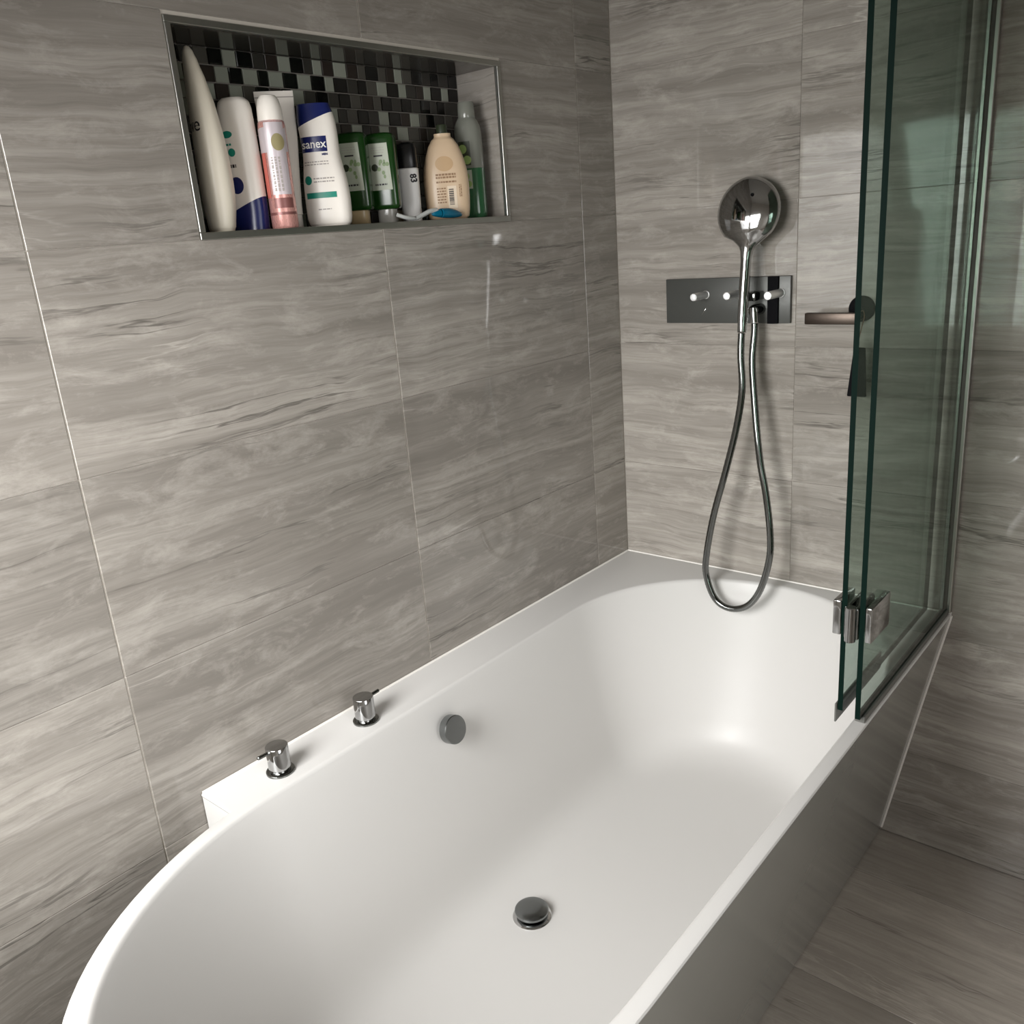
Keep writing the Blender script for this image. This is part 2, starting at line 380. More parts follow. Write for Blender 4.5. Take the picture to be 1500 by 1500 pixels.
# sealant beads along the walls
def bead(name, P, rad, m): return new(name, tube([Vector(p) for p in P], rad, 8), m, bath, smooth=60)
bead('sealant_bead', [(0.0028, YL + 0.003, RIM), (0.0028, -0.003, RIM)], 0.0027, M['sealant'])
bead('sealant_bead', [(0.003, -0.0028, RIM), (OX, -0.0028, RIM)], 0.0027, M['sealant'])
bead('sealant_bead', [(OX - 0.112 * max(0, (RIM - 0.007 - z) / (RIM - 0.011)) ** 0.97, -0.0032, z) for z in (0.575, 0.5, 0.4, 0.3, 0.2, 0.1, 0.01)], 0.003, M['sealant'])
# bath filler knob on the inner side wall
ov = (0.122, -0.826, RIM - 0.068); dv = Vector((1, 0.0, 0.25))
kn = new('overflow_filler', lathe([(0, -0.006), (0.014, -0.006), (0.014, 0.006), (0.0262, 0.006), (0.0272, 0.007), (0.0272, 0.0225), (0.0258, 0.024), (0, 0.0245)], 40, along(ov, dv)), M['bchrome'], bath, smooth=35); kn['label'] = 'round grey metal filler disc on the inner side'
# pop-up waste
dr = (0.306, -0.835, RIM - 0.4)
wst = new('waste', lathe([(0, 0), (0.0365, 0), (0.0365, 0.0012), (0.034, 0.0028), (0.027, 0.003), (0.026, 0.0012), (0, 0.0012)], 40, Matrix.Translation(dr)), M['chrome'], bath, smooth=35)
new('waste_plug', lathe([(0, 0.001), (0.010, 0.001), (0.010, 0.008), (0.027, 0.009), (0.0315, 0.0115), (0.0315, 0.0155), (0.028, 0.018), (0.015, 0.0192), (0, 0.0195)], 40, Matrix.Translation(dr)), M['bchrome'], wst, smooth=35)

# two deck valves on the ledge
def tap(name, label, x, y, sgn, yaw):
    t = thing(name, label, 'tap', (x, y, RIM))
    new('flange', lathe([(0, 0), (0.0235, 0), (0.0235, 0.003), (0.022, 0.0045), (0.020, 0.005), (0, 0.005)], 36), M['dchrome'], t, smooth=35)
    new('body', lathe([(0, 0.005), (0.0165, 0.005), (0.0165, 0.010), (0.0185, 0.0105), (0.0185, 0.0475), (0.0178, 0.0485), (0, 0.0487)], 36), M['tchrome'], t, smooth=35)
    dx, dy = math.sin(yaw), sgn * math.cos(yaw)
    new('lever', rod((dx * 0.016, dy * 0.016, 0.0425), (dx * 0.037, dy * 0.037, 0.0435), 0.0032, 14), M['dchrome'], t, smooth=35)
tap('bath_tap', 'chrome deck tap on the bath ledge with its pin lever pointing to the ledge end', 0.060, -1.150, -1, 0.0)
tap('bath_tap', 'chrome deck tap on the bath ledge with its pin lever pointing to the end wall', 0.060, -0.964, 1, 0.0)

# ------------------------------------------------------------------ shower
Z = lambda z: z + RIM
mx = thing('shower_mixer', 'dark chrome rectangular shower mixer plate with pin handles on the end wall', 'shower mixer', (0.283, 0, Z(0.638)))
def mxp(name, me, m, sm=35): return new(name, me, m, mx, smooth=sm)
mxp('plate', box(-0.148, 0.148, -0.009, 0, -0.049, 0.049, 0.0012), M['plate'])
def on_y(px, py, y):
    v = ray(px, py); return CAM + v * ((y - CAM.y) / v.y)
mxp('dark_strip', box(0.100, 0.1235, -0.016, -0.009, -0.049, 0.049, 0.001), M['black'])  # black upright strip over the full plate height
for bx, by, ln, rd in ((1033, 432, 0.058, 0.0082), (1081, 430, 0.058, 0.0082), (1143, 429, 0.066, 0.0085)):
    p = on_y(bx, by, -0.012) - mx.location
    h = mxp('knob', lathe([(0, 0.0), (rd + 0.001, 0.0), (rd + 0.001, 0.003), (rd, 0.0035), (rd, ln - 0.001), (rd - 0.001, ln), (0, ln + 0.0002)], 28, along((p.x, -0.0085, p.z), (0, -1, 0))), M['satin'])
    new('knob_end', lathe([(0, 0), (rd - 0.002, 0), (rd - 0.0025, 0.0008), (0, 0.001)], 24, along((p.x, -0.0086 - ln, p.z), (0, -1, 0))), M['satin'], h, smooth=35)
mxp('outlet', lathe([(0, 0.008), (0.012, 0.008), (0.012, 0.044), (0.010, 0.049), (0, 0.050)], 24, along((0.082, 0, -0.018), (0, -1, 0))), M['dchrome'])
mxp('hose_socket', rod((0.083, -0.044, -0.012), (0.087, -0.048, -0.044), 0.0085, 20), M['chrome'])
mxp('handset_clip', box(0.062, 0.090, -0.0540, -0.0085, 0.002, 0.020, 0.003), M['dchrome'])
mk = mxp('mark', rod((-0.078 + 0.02, -0.0095, -0.030), (-0.046, -0.0095, -0.016), 0.0008, 6), M['chrome'])
# handset: dome, neck and grip lofted as one body; spray side to the wall
sh = thing('hand_shower', 'chrome hand shower with a round head hanging above the mixer plate', 'hand shower', (0.3585, -0.078, Z(0.60)), (math.radians(-9), math.radians(-2.3), 0))
def loft(sections, n=40):
    """sections: (centre x, z, half width, depth to the room, depth to the wall)"""
    bm = bmesh.new(); R_ = []
    for cx, z, hw, df, db in sections:
        R_.append([bm.verts.new((cx + hw * math.cos(2 * PI * i / n), -(df if math.sin(2 * PI * i / n) > 0 else db) * math.sin(2 * PI * i / n), z)) for i in range(n)])
    for a, b in zip(R_, R_[1:]):
        for i in range(n): bm.faces.new((a[i], a[(i + 1) % n], b[(i + 1) % n], b[i]))
    bm.faces.new(R_[0][::-1]); bm.faces.new(R_[-1]); return to_mesh(bm)
RH, ZH = 0.0690, 0.222
secs = [(-0.002, 0.0, 0.0105, 0.0105, 0.0105), (-0.001, 0.06, 0.0108, 0.0108, 0.0108), (0.001, 0.125, 0.0112, 0.0112, 0.0112), (0.002, 0.144, 0.0135, 0.0125, 0.0112), (0.0035, 0.153, 0.0185, 0.0145, 0.011), (0.005, 0.160, 0.0265, 0.0165, 0.0105), (0.006, 0.167, 0.0355, 0.0185, 0.010)]
for i in range(15):
    a = -0.72 + (PI / 2 - 0.01 + 0.72) * i / 14
    if RH * math.sin(a) + ZH <= 0.171: continue
    c = math.cos(a); secs.append((0.003, ZH + RH * math.sin(a), RH * c, 0.006 + 0.026 * c, 0.004 + 0.008 * c))
hd = new('head_and_grip', loft(secs), M['schrome'], sh, smooth=60)
new('spray_plate', lathe([(0, 0), (0.054, 0), (0.056, -0.002), (0.056, -0.005), (0, -0.005)], 40, along((0.003, 0.0165, ZH), (0, 1, 0))), M['gasket'], hd, smooth=35)
new('badge', lathe([(0, 0), (0.0035, 0), (0.003, 0.0012), (0, 0.0014)], 16, along((0.023, -0.0292, ZH + 0.028), (0.1, -1, 0.3))), M['black'], hd, smooth=35)
new('hose_nut', lathe([(0, -0.022), (0.0088, -0.022), (0.0098, -0.019), (0.0098, 0.002), (0, 0.002)], 24, Matrix.Translation((-0.002, 0, 0))), M['schrome'], sh, smooth=35)
hp = [Vector((0.3565, -0.0815, Z(0.5772))), Vector((0.3562, -0.0835, Z(0.53)))] + [on_y(a, b, c) for a, b, c in ((1087, 570, -0.086), (1079, 625, -0.090), (1063, 690, -0.096), (1046, 752, -0.104), (1036, 805, -0.110), (1034, 838, -0.113), (1043, 869, -0.116), (1057, 886, -0.116), (1077, 892, -0.115), (1098, 885, -0.112), (1115, 861, -0.108), (1127, 818, -0.101), (1128, 780, -0.096), (1122, 725, -0.090), (1114, 680, -0.085), (1109, 635, -0.080), (1105, 585, -0.070), (1102, 530, -0.060))] + [Vector((0.3712, -0.0505, Z(0.575))), Vector((0.3702, -0.0482, Z(0.5935)))]
hose = tag(new('shower_hose', tube(catmull(hp, 14), lambda i: 0.0074 + 0.00035 * (i % 2), 14), M['dchrome'], smooth=60), 'long chrome shower hose looping down from the hand shower into the bath', 'hose')

# lever on the end wall, half hidden behind the glass, with a tag hanging from it
lv = thing('lever_handle', 'black and bronze lever handle with round rose on the end wall by the glass', 'handle', (0.577, 0, Z(0.618)))
new('rose', lathe([(0, 0), (0.0255, 0), (0.0255, 0.006), (0.024, 0.008), (0, 0.0085)], 36, along((0, 0, 0), (0, -1, 0))), M['black'], lv, smooth=35)
new('neck', rod((0, -0.007, -0.012), (0, -0.046, -0.012), 0.0095, 20), M['black'], lv, smooth=35)
new('lever', box(-0.098, 0.010, -0.052, -0.036, -0.026, -0.003, 0.0025), M['bronze'], lv, smooth=35)
tg = thing('hanging_tag', 'black flat tag hanging by a brown cord from the lever handle', 'tag', (0.592, -0.052, Z(0.450)))
new('cord', tube(catmull([(-0.006, -0.002, 0.104), (-0.009, -0.0025, 0.125), (-0.0095, -0.003, 0.145), (-0.006, -0.003, 0.160), (-0.002, 0.005, 0.1675), (0.0, 0.014, 0.1668), (0.0, 0.0205, 0.155), (-0.002, 0.014, 0.135), (-0.004, 0.002, 0.106)], 8), 0.0011, 8), M['brown'], tg, smooth=60)
bm = bmesh.new(); vs = []
for y in (-0.0025, 0.0025):
    vs.append([bm.verts.new((x, y, z)) for x, z in ((-0.020, 0), (0.018, 0.0), (0.012, 0.098), (-0.010, 0.098))])
bm.faces.new(vs[0]); bm.faces.new(vs[1][::-1])
for i in range(4): bm.faces.new((vs[0][i], vs[0][(i + 1) % 4], vs[1][(i + 1) % 4], vs[1][i]))
bmesh.ops.bevel(bm, geom=bm.edges[:], offset=0.0012, segments=2, affect='EDGES')
new('fob', to_mesh(bm), M['black'], tg, smooth=35)
new('bead', lathe([(0, -0.0045)] + [(0.0045 * math.cos(a), 0.0045 * math.sin(a)) for a in (-1.0, -0.5, 0, 0.5, 1.0)] + [(0, 0.0045)], 16, Matrix.Translation((-0.005, -0.001, 0.1025))), M['chrome'], tg, smooth=60)

# ------------------------------------------------------------------ folding bath screen
sc = thing('bath_screen', 'folded green-tinted glass bath screen with chrome hinges on the bath rim', 'bath screen', (0.776, -0.26, RIM))
GT = 0.0085; ZT = 0.95 + 0.45
def pane(name, x, y0, y1, z0, z1):
    bm = bmesh.new(); add_box(bm, x - GT / 2, x + GT / 2, y0, y1, z0, z1)
    bmesh.ops.recalc_face_normals(bm, faces=bm.faces)
    for fc in bm.faces: fc.material_index = 0 if abs(fc.normal.x) > 0.5 else 1
    me = to_mesh(bm); me.materials.append(M['glass']); me.materials.append(M['edge'])
    return new(name, me, None, sc)
pane('glass_pane', 0.0, -0.262, 0.245, 0.012, ZT)
pane('glass_pane', -0.032, -0.252, 0.225, 0.014, ZT)
new('bottom_channel', box(-0.008, 0.008, -0.250, 0.245, 0.0006, 0.0118, 0.001), M['gasket'], sc)
new('drip_seal', box(-0.040, -0.037, -0.256, -0.03, -0.008, 0.026, 0.0008), M['gasket'], sc)
new('wall_profile', box(-0.011, 0.011, 0.2455, 0.2585, 0.0035, ZT, 0.002), M['alu'], sc)
for hz in (0.182, ZT - 0.18):
    hg = new('hinge', rod((-0.016, -0.268, hz - 0.030), (-0.016, -0.268, hz + 0.030), 0.0085, 24), M['tchrome'], sc, smooth=35)
    new('hinge_plate', box(0.0045, 0.0155, -0.262, -0.176, hz - 0.030, hz + 0.030, 0.002), M['tchrome'], hg, smooth=35)
    new('hinge_plate', box(-0.0115, -0.0045, -0.266, -0.190, hz - 0.027, hz + 0.027, 0.002), M['dchrome'], hg, smooth=35)
    new('hinge_plate', box(-0.0275, -0.0205, -0.266, -0.190, hz - 0.027, hz + 0.027, 0.002), M['dchrome'], hg, smooth=35)
    new('hinge_plate', box(-0.050, -0.0365, -0.254, -0.190, hz - 0.030, hz + 0.030, 0.002), M['tchrome'], hg, smooth=35)

# ------------------------------------------------------------------ bottles in the niche
ZN = IZ0 + 0.0003
C_WHITE = mat('white_plastic', srgb(244, 238, 229), 0.32)
C_CREAM = mat('cream_plastic', srgb(236, 228, 210), 0.34)
C_NAVY = mat('navy_plastic', srgb(20, 32, 92), 0.25)
C_INK = mat('dark_ink', srgb(40, 36, 40), 0.5)
C_GREYINK = mat('grey_ink', srgb(168, 160, 154), 0.5)
C_TEAL = mat('teal_print', srgb(24, 138, 118), 0.4)
C_PRINTW = mat('white_print', srgb(240, 238, 235), 0.4)
C_PINK = mat('pink_metallic', srgb(214, 158, 150), 0.28, 0.4)
C_CORAL = mat('coral_print', srgb(216, 116, 104), 0.3, 0.3)
C_LILAC = mat('pale_lilac_print', srgb(206, 196, 200), 0.35, 0.2)
C_ROSE = mat('rose_brown_print', srgb(130, 84, 80), 0.35, 0.2)
C_OLIVE = mat('olive_print', srgb(150, 140, 100), 0.4)
C_GREEN = mat('dark_green_plastic', srgb(24, 60, 20), 0.18)
C_LABEL = mat('pale_green_label', srgb(176, 182, 164), 0.4)
C_LEAF = mat('leaf_print', srgb(128, 150, 104), 0.45)
C_DLEAF = mat('dark_leaf_print', srgb(46, 54, 36), 0.45)
C_CLEARCAP = mat('grey_clear_cap', srgb(150, 148, 142), 0.12)
C_TANCAP = mat('tan_cap', srgb(190, 168, 130), 0.3)
C_BLACKP = mat('black_plastic', srgb(16, 16, 18), 0.3)
C_BEIGE = mat('beige_plastic', srgb(214, 188, 157), 0.34)
C_BROWNI = mat('brown_ink', srgb(150, 118, 88), 0.5)
C_GELGREEN = mat('green_gel', srgb(62, 112, 76), 0.10, 0, Transmission_Weight=0.25)
C_GELCLEAR = mat('clear_grey_bottle', srgb(150, 152, 142), 0.12, 0, Transmission_Weight=0.35)
C_APPLE = mat('apple_print', srgb(150, 176, 104), 0.4)
C_BLUE = mat('blue_plastic', srgb(8, 106, 136), 0.22)
C_SIL = mat('silver_white_plastic', srgb(205, 208, 205), 0.25)
def body(sections, n=44, ex=2.4, cap_round=True):
    """sections (z, half width, half depth, x shift): a lofted superellipse, front = local -y"""
    bm = bmesh.new(); R_ = []
    for s in sections:
        z, hw, hd_ = s[:3]; sx = s[3] if len(s) > 3 else 0; tl = s[4] if len(s) > 4 else 0
        ring = []
        for i in range(n):
            c, q = math.cos(2 * PI * i / n), math.sin(2 * PI * i / n)
            x = hw * math.copysign(abs(c) ** (2 / ex), c); y = hd_ * math.copysign(abs(q) ** (2 / ex), q)
            ring.append(bm.verts.new((sx + x, y, z + tl * x)))
        R_.append(ring)
    for a, b in zip(R_, R_[1:]):
        for i in range(n): bm.faces.new((a[i], a[(i + 1) % n], b[(i + 1) % n], b[i]))
    bm.faces.new(R_[0][::-1]); bm.faces.new(R_[-1]); return to_mesh(bm)
def spline(pts, per=4):
    """smooth a list of sections"""
    ln = max(len(p) for p in pts); pts = [tuple(p) + (0,) * (ln - len(p)) for p in pts]; out = []
    for i in range(len(pts) - 1):
        a, b, c, e = pts[max(i - 1, 0)], pts[i], pts[i + 1], pts[min(i + 2, len(pts) - 1)]
        for k in range(per):
            t = k / per
            v = [0.5 * (2 * b[j] + (c[j] - a[j]) * t + (2 * a[j] - 5 * b[j] + 4 * c[j] - e[j]) * t * t + (3 * b[j] - a[j] - 3 * c[j] + e[j]) * t ** 3) for j in range(ln)]
            v[0] = b[0] + (c[0] - b[0]) * t; out.append(tuple(v))
    out.append(pts[-1]); return out
def wrap(name, verts, faces, m, on, ang=0.0, off=0.0005):
    """lay a flat print (u across, v up) on the surface of the body 'on', seen from direction ang about its axis"""
    me0 = on.data; bv = BVHTree.FromPolygons([v.co[:] for v in me0.vertices], [p.vertices[:] for p in me0.polygons])
    Rz = Matrix.Rotation(ang, 3, 'Z'); dr_ = Rz @ Vector((0, 1, 0)); out = []
    for u, v in verts:
        o = Rz @ Vector((u, -0.3, 0)); o.z = v
        h, nrm, _, _ = bv.ray_cast(o, dr_)
        if h is None: h = Rz @ Vector((u, 0, 0)); h.z = v; nrm = -dr_
        if nrm.dot(dr_) > 0: nrm = -nrm
        out.append(h + nrm * off)
    me = bpy.data.meshes.new(name); me.from_pydata([p[:] for p in out], [], faces); me.update()
    return new(name, me, m, on, smooth=60)
def rect(u0, u1, v0, v1, nu=10, nv=8, sk=0.0, tp=0.0):
    """grid patch; sk slants it, tp narrows the top"""
    V = []
    for j in range(nv + 1):
        for i in range(nu + 1):
            t = j / nv; uu = u0 + (u1 - u0) * i / nu; mid = (u0 + u1) / 2
            V.append((mid + (uu - mid) * (1 - tp * t) , v0 + (v1 - v0) * t + sk * (uu - mid)))
    Fc = [(j * (nu + 1) + i, j * (nu + 1) + i + 1, (j + 1) * (nu + 1) + i + 1, (j + 1) * (nu + 1) + i) for j in range(nv) for i in range(nu)]
    return V, Fc
def disc(u, v, ru, rv, n=20, k=4):
    V = [(u, v)] + [(u + ru * r_ / k * math.cos(2 * PI * i / n), v + rv * r_ / k * math.sin(2 * PI * i / n)) for r_ in range(1, k + 1) for i in range(n)]
    Fc = [(0, 1 + i, 1 + (i + 1) % n) for i in range(n)]
    for r_ in range(k - 1):
        for i in range(n): Fc.append((1 + r_ * n + i, 1 + (r_ + 1) * n + i, 1 + (r_ + 1) * n + (i + 1) % n, 1 + r_ * n + (i + 1) % n))
    return V, Fc
def text(body_, size, u, v, rot=0.0, bold=0.0, align='CENTER', xs=1.0):
    cu = bpy.data.curves.new('txt', 'FONT'); cu.body = body_; cu.size = size; cu.align_x = align; cu.align_y = 'CENTER'; cu.resolution_u = 3; cu.offset = bold
    ob = bpy.data.objects.new('txt', cu); COL.objects.link(ob)
    bpy.context.view_layer.update()
    me = bpy.data.meshes.new_from_object(ob.evaluated_get(bpy.context.evaluated_depsgraph_get()))
    bpy.data.objects.remove(ob); bpy.data.curves.remove(cu)
    bm = bmesh.new(); bm.from_mesh(me); bmesh.ops.triangulate(bm, faces=bm.faces[:])
    bpy.data.meshes.remove(me); cr, sr = math.cos(rot), math.sin(rot)
    bm.verts.index_update()
    V = [(u + (p.co.x * xs) * cr - p.co.y * sr, v + (p.co.x * xs) * sr + p.co.y * cr) for p in bm.verts]; Fc = [tuple(q.index for q in fc.verts) for fc in bm.faces]
    bm.free(); return V, Fc
def bars(u0, u1, v0, v1, rows_, seed, fill=0.5):
    """rows of small print too fine to read"""
    rn = random.Random(seed); V = []; Fc = []
    for i in range(rows_):
        va = v0 + (v1 - v0) * i / rows_; vb = va + (v1 - v0) / rows_ * fill; u = u0
        while u < u1:
            l = rn.uniform(0.002, 0.006); e = min(u + l, u1); b = len(V)
            V += [(u, va), (e, va), (e, vb), (u, vb)]; Fc.append((b, b + 1, b + 2, b + 3)); u = e + 0.0012
    return V, Fc
def bottle(name, label, cat, px, py, x, phi, group='toiletries in the wall niche', z=0.0):
    p = on_x(px, py, x)
    return thing(name, label, cat, (x, p.y, ZN + z), (0, 0, math.radians(phi) + PI / 2), group)
def bpart(t, name, me, m, sm=40): return new(name, me, m, t, smooth=sm)

# 1 tall cream lotion bottle seen on edge
t = bottle('lotion_bottle', 'tall cream white lotion bottle tapering to a rounded point, at the niche edge', 'bottle', 327, 338, -0.047, -112)
# local y is the thin direction; the side towards the bottles bulges, the other stays flat
def leaf(secs, n=44):
    bm = bmesh.new(); R_ = []
    for z, hw, yf_, yb_ in secs:
        ring = []
        for i in range(n):
            c, q = math.cos(2 * PI * i / n), math.sin(2 * PI * i / n); cy = (yf_ + yb_) / 2; hd_ = (yb_ - yf_) / 2
            ring.append(bm.verts.new((hw * math.copysign(abs(c) ** 0.85, c), cy + hd_ * math.copysign(abs(q) ** 0.85, q), z)))
        R_.append(ring)
    for a, b in zip(R_, R_[1:]):
        for i in range(n): bm.faces.new((a[i], a[(i + 1) % n], b[(i + 1) % n], b[i]))
    bm.faces.new(R_[0][::-1]); bm.faces.new(R_[-1]); return to_mesh(bm)
lb = bpart(t, 'body', leaf(spline([(0, 0.028, -0.018, 0.0165), (0.006, 0.030, -0.020, 0.019), (0.04, 0.033, -0.022, 0.0245), (0.08, 0.035, -0.0225, 0.0255), (0.13, 0.035, -0.0215, 0.0225), (0.18, 0.031, -0.0200, 0.0160), (0.215, 0.025, -0.0185, 0.0085), (0.240, 0.018, -0.0172, 0.0015), (0.251, 0.012, -0.0158, -0.0022), (0.2565, 0.006, -0.0130, -0.0055), (0.258, 0.002, -0.0105, -0.0085)])), C_CREAM, 60)
wrap('lettering', *text('Dove', 0.028, -0.002, 0.150), C_INK, lb)

# 2 white bottle standing on a navy cap
t = bottle('shampoo_bottle', 'white shampoo bottle standing upside down on a slanted navy blue cap', 'bottle', 370, 335, -0.063, -60)
sh_ = body(spline([(0.0, 0.0285, 0.019), (0.03, 0.0300, 0.0182), (0.05, 0.0300, 0.0185), (0.10, 0.0295, 0.0185), (0.15, 0.0282, 0.0182), (0.178, 0.0268, 0.0175), (0.189, 0.0238, 0.0160), (0.1945, 0.017, 0.012), (0.1955, 0.008, 0.006)]))
bm = bmesh.new(); bm.from_mesh(sh_)
bmesh.ops.bisect_plane(bm, geom=bm.verts[:] + bm.edges[:] + bm.faces[:], plane_co=(0, 0, 0.038), plane_no=(-0.40, 0, 1), clear_inner=False)
capbm = bm.copy()
for B, keep in ((bm, 1), (capbm, -1)):
    dl = [fc for fc in B.faces if ((fc.calc_center_median() - Vector((0, 0, 0.038))).dot(Vector((-0.40, 0, 1)))) * keep < 0]
    bmesh.ops.delete(B, geom=dl, context='FACES')
b2 = bpart(t, 'body', to_mesh(bm), C_WHITE); bpart(t, 'cap', to_mesh(capbm), C_NAVY)
wrap('print', *disc(-0.010, 0.142, 0.009, 0.0052), C_TEAL, b2); wrap('print', *disc(-0.006, 0.116, 0.006, 0.006), C_TEAL, b2)
wrap('print', *bars(-0.018, -0.004, 0.126, 0.131, 1, 3, 0.6), C_TEAL, b2); wrap('print', *bars(-0.016, -0.002, 0.094, 0.100, 1, 4, 0.8), C_INK, b2)
wrap('print', *disc(-0.006, 0.068, 0.0115, 0.0125), C_NAVY, b2)

# 3 pink and lilac deodorant
t = bottle('deodorant_can', 'pink metallic deodorant can with white domed cap and olive emblem', 'deodorant', 419, 333, -0.0240, -52)
b3 = bpart(t, 'body', lathe([(0, 0), (0.0195, 0), (0.0210, 0.003), (0.0210, 0.150), (0.0202, 0.156), (0.017, 0.160), (0, 0.160)], 40), C_PINK, 35)
bpart(t, 'cap', lathe([(0, 0.158), (0.0195, 0.158), (0.0195, 0.160), (0.0188, 0.176), (0.0165, 0.188), (0.012, 0.194), (0.006, 0.1955), (0, 0.196)], 40), C_WHITE, 35)
wrap('print', *rect(-0.0115, 0.0165, 0.050, 0.155, 10, 10), C_LILAC, b3, 0.25)
wrap('print', *disc(0.006, 0.126, 0.0095, 0.0125), C_OLIVE, b3, 0.25, 0.0009)
wrap('print', *rect(-0.0115, 0.0165, 0.030, 0.045, 10, 2), C_ROSE, b3, 0.25)
wrap('print', *rect(-0.019, 0.020, 0.020, 0.024, 14, 1), C_ROSE, b3, 0.15)
wrap('print', *rect(-0.019, -0.0125, 0.046, 0.112, 4, 8), C_CORAL, b3, 0.1, 0.0007); wrap('print', *rect(-0.0205, 0.0205, 0.112, 0.157, 14, 4), C_LILAC, b3, 0.1, 0.0004)
v_, f_ = bars(0.055, 0.105, -0.006, 0.010, 3, 5, 0.5); wrap('fine_print', [(-b, a) for a, b in v_], f_, C_GREYINK, b3, 0.25, 0.0010)

# 4 white squeeze tube on its cap, flat sealed end up
t = bottle('squeeze_tube', 'white squeeze tube with wide flat sealed end up, behind the pink can', 'tube', 428, 331, -0.083, -33)
b4 = bpart(t, 'body', body(spline([(0.022, 0.0205, 0.0205), (0.05, 0.022, 0.019), (0.10, 0.0255, 0.0145), (0.15, 0.0295, 0.0085), (0.19, 0.0305, 0.0030), (0.203, 0.0312, 0.0012), (0.213, 0.0312, 0.0012)]), ex=2.1), C_WHITE, 50)
bpart(t, 'cap', lathe([(0, 0), (0.0185, 0), (0.0192, 0.001), (0.0192, 0.0215), (0, 0.0215)], 36), C_WHITE, 35)
v_, f_ = bars(0.06, 0.185, 0.004, 0.012, 1, 9, 0.7); wrap('fine_print', [(-b + 0.012, a) for a, b in v_], f_, C_GREYINK, b4)
wrap('crimp', *rect(-0.0308, 0.0308, 0.203, 0.2045, 8, 1), C_GREYINK, b4)

# 5 waisted white shower gel with slanted navy cap
t = bottle('shower_gel_bottle', 'waisted white shower gel bottle with slanted navy top and blue name panel', 'bottle', 485, 328, -0.038, -48)
sg = body([(a[0], a[1] * 0.93, *a[2:]) for a in spline([(0.0, 0.034, 0.017), (0.004, 0.0375, 0.020), (0.014, 0.0400, 0.0215), (0.045, 0.0405, 0.0220, 0.0005), (0.075, 0.0385, 0.0215), (0.095, 0.0350, 0.0210, -0.0005), (0.115, 0.0325, 0.0205, -0.001), (0.14, 0.0330, 0.0200, -0.0015), (0.165, 0.0330, 0.0190, -0.003), (0.180, 0.0305, 0.0175, -0.004), (0.1895, 0.0285, 0.0165, -0.005)], 5)])
PC, PN = Vector((0, 0, 0.167)), Vector((-0.36, 0, 1))
bm = bmesh.new(); bm.from_mesh(sg)
bmesh.ops.bisect_plane(bm, geom=bm.verts[:] + bm.edges[:] + bm.faces[:], plane_co=PC, plane_no=PN)
capbm = bm.copy()
for B, keep in ((bm, -1), (capbm, 1)):
    bmesh.ops.delete(B, geom=[fc for fc in B.faces if (fc.calc_center_median() - PC).dot(PN) * keep < 0], context='FACES')
b5 = bpart(t, 'body', to_mesh(bm), C_WHITE); bpart(t, 'cap', to_mesh(capbm), C_NAVY)
wrap('name_panel', *rect(-0.0300, 0.0125, 0.116, 0.1395, 14, 4), C_NAVY, b5)
wrap('lettering', *text('sanex', 0.0185, -0.0085, 0.1275, 0, 0.0002, xs=0.93), C_PRINTW, b5, 0, 0.0011)
wrap('lettering', *text('MEN', 0.0045, 0.0075, 0.1115, 0, 0.0002), C_NAVY, b5, 0, 0.0008)
wrap('fine_print', *bars(-0.028, 0.012, 0.096, 0.104, 2, 21, 0.4), C_GREYINK, b5)
wrap('print', *disc(-0.025, 0.073, 0.006, 0.007), C_TEAL, b5); wrap('fine_print', *bars(-0.016, 0.018, 0.069, 0.079, 2, 22, 0.4), C_GREYINK, b5)
wrap('print', *rect(-0.031, 0.019, 0.0445, 0.0535, 14, 2), C_TEAL, b5); wrap('fine_print', *bars(-0.014, 0.008, 0.026, 0.030, 1, 23, 0.4), C_GREYINK, b5)

# 6, 7 two dark green bottles standing on their caps
for (px, x, cm, lab) in ((528, -0.060, C_TANCAP, 'dark green bottle on a tan cap, with pale leaf label, tucked behind the waisted bottle'), (569, -0.052, C_CLEARCAP, 'dark green bottle on a grey clear cap, with pale leaf label in full view')):
    t = bottle('green_bottle', lab, 'bottle', px, 320, x, -57)
    b6 = bpart(t, 'body', body([(0.024, 0.0235, 0.0145), (0.027, 0.0262, 0.0168), (0.032, 0.0270, 0.0175), (0.140, 0.0270, 0.0175), (0.1465, 0.0258, 0.0165), (0.1505, 0.0220, 0.0135), (0.152, 0.012, 0.008)], ex=4.2), C_GREEN)
    bpart(t, 'cap', body([(0, 0.0165, 0.0135), (0.001, 0.0172, 0.0142), (0.023, 0.0172, 0.0142), (0.024, 0.016, 0.013)], ex=3.0), cm)
    lbl = wrap('label', *rect(-0.022, 0.0185, 0.056, 0.134, 12, 10, 0, 0.14), C_LABEL, b6)
    wrap('print', *rect(-0.010, 0.006, 0.112, 0.1145, 4, 1), C_INK, b6, 0, 0.0009)
    wrap('print', *disc(-0.010, 0.094, 0.006, 0.006), C_DLEAF, b6, 0, 0.0009)
    rl = random.Random(5)
    for q in range(8):
        u = rl.uniform(-0.003, 0.014); v = rl.uniform(0.078, 0.106); wrap('leaf_print', *disc(u, v, 0.0018 + 0.002 * rl.random(), 0.0035, 10, 1), C_LEAF, b6, 0, 0.0009)
    wrap('fine_print', *bars(-0.012, 0.010, 0.064, 0.068, 1, 31, 0.7), C_INK, b6, 0, 0.0009); wrap('fine_print', *bars(-0.014, 0.010, 0.118, 0.130, 3, 32, 0.25), C_GREYINK, b6, 0, 0.0009)

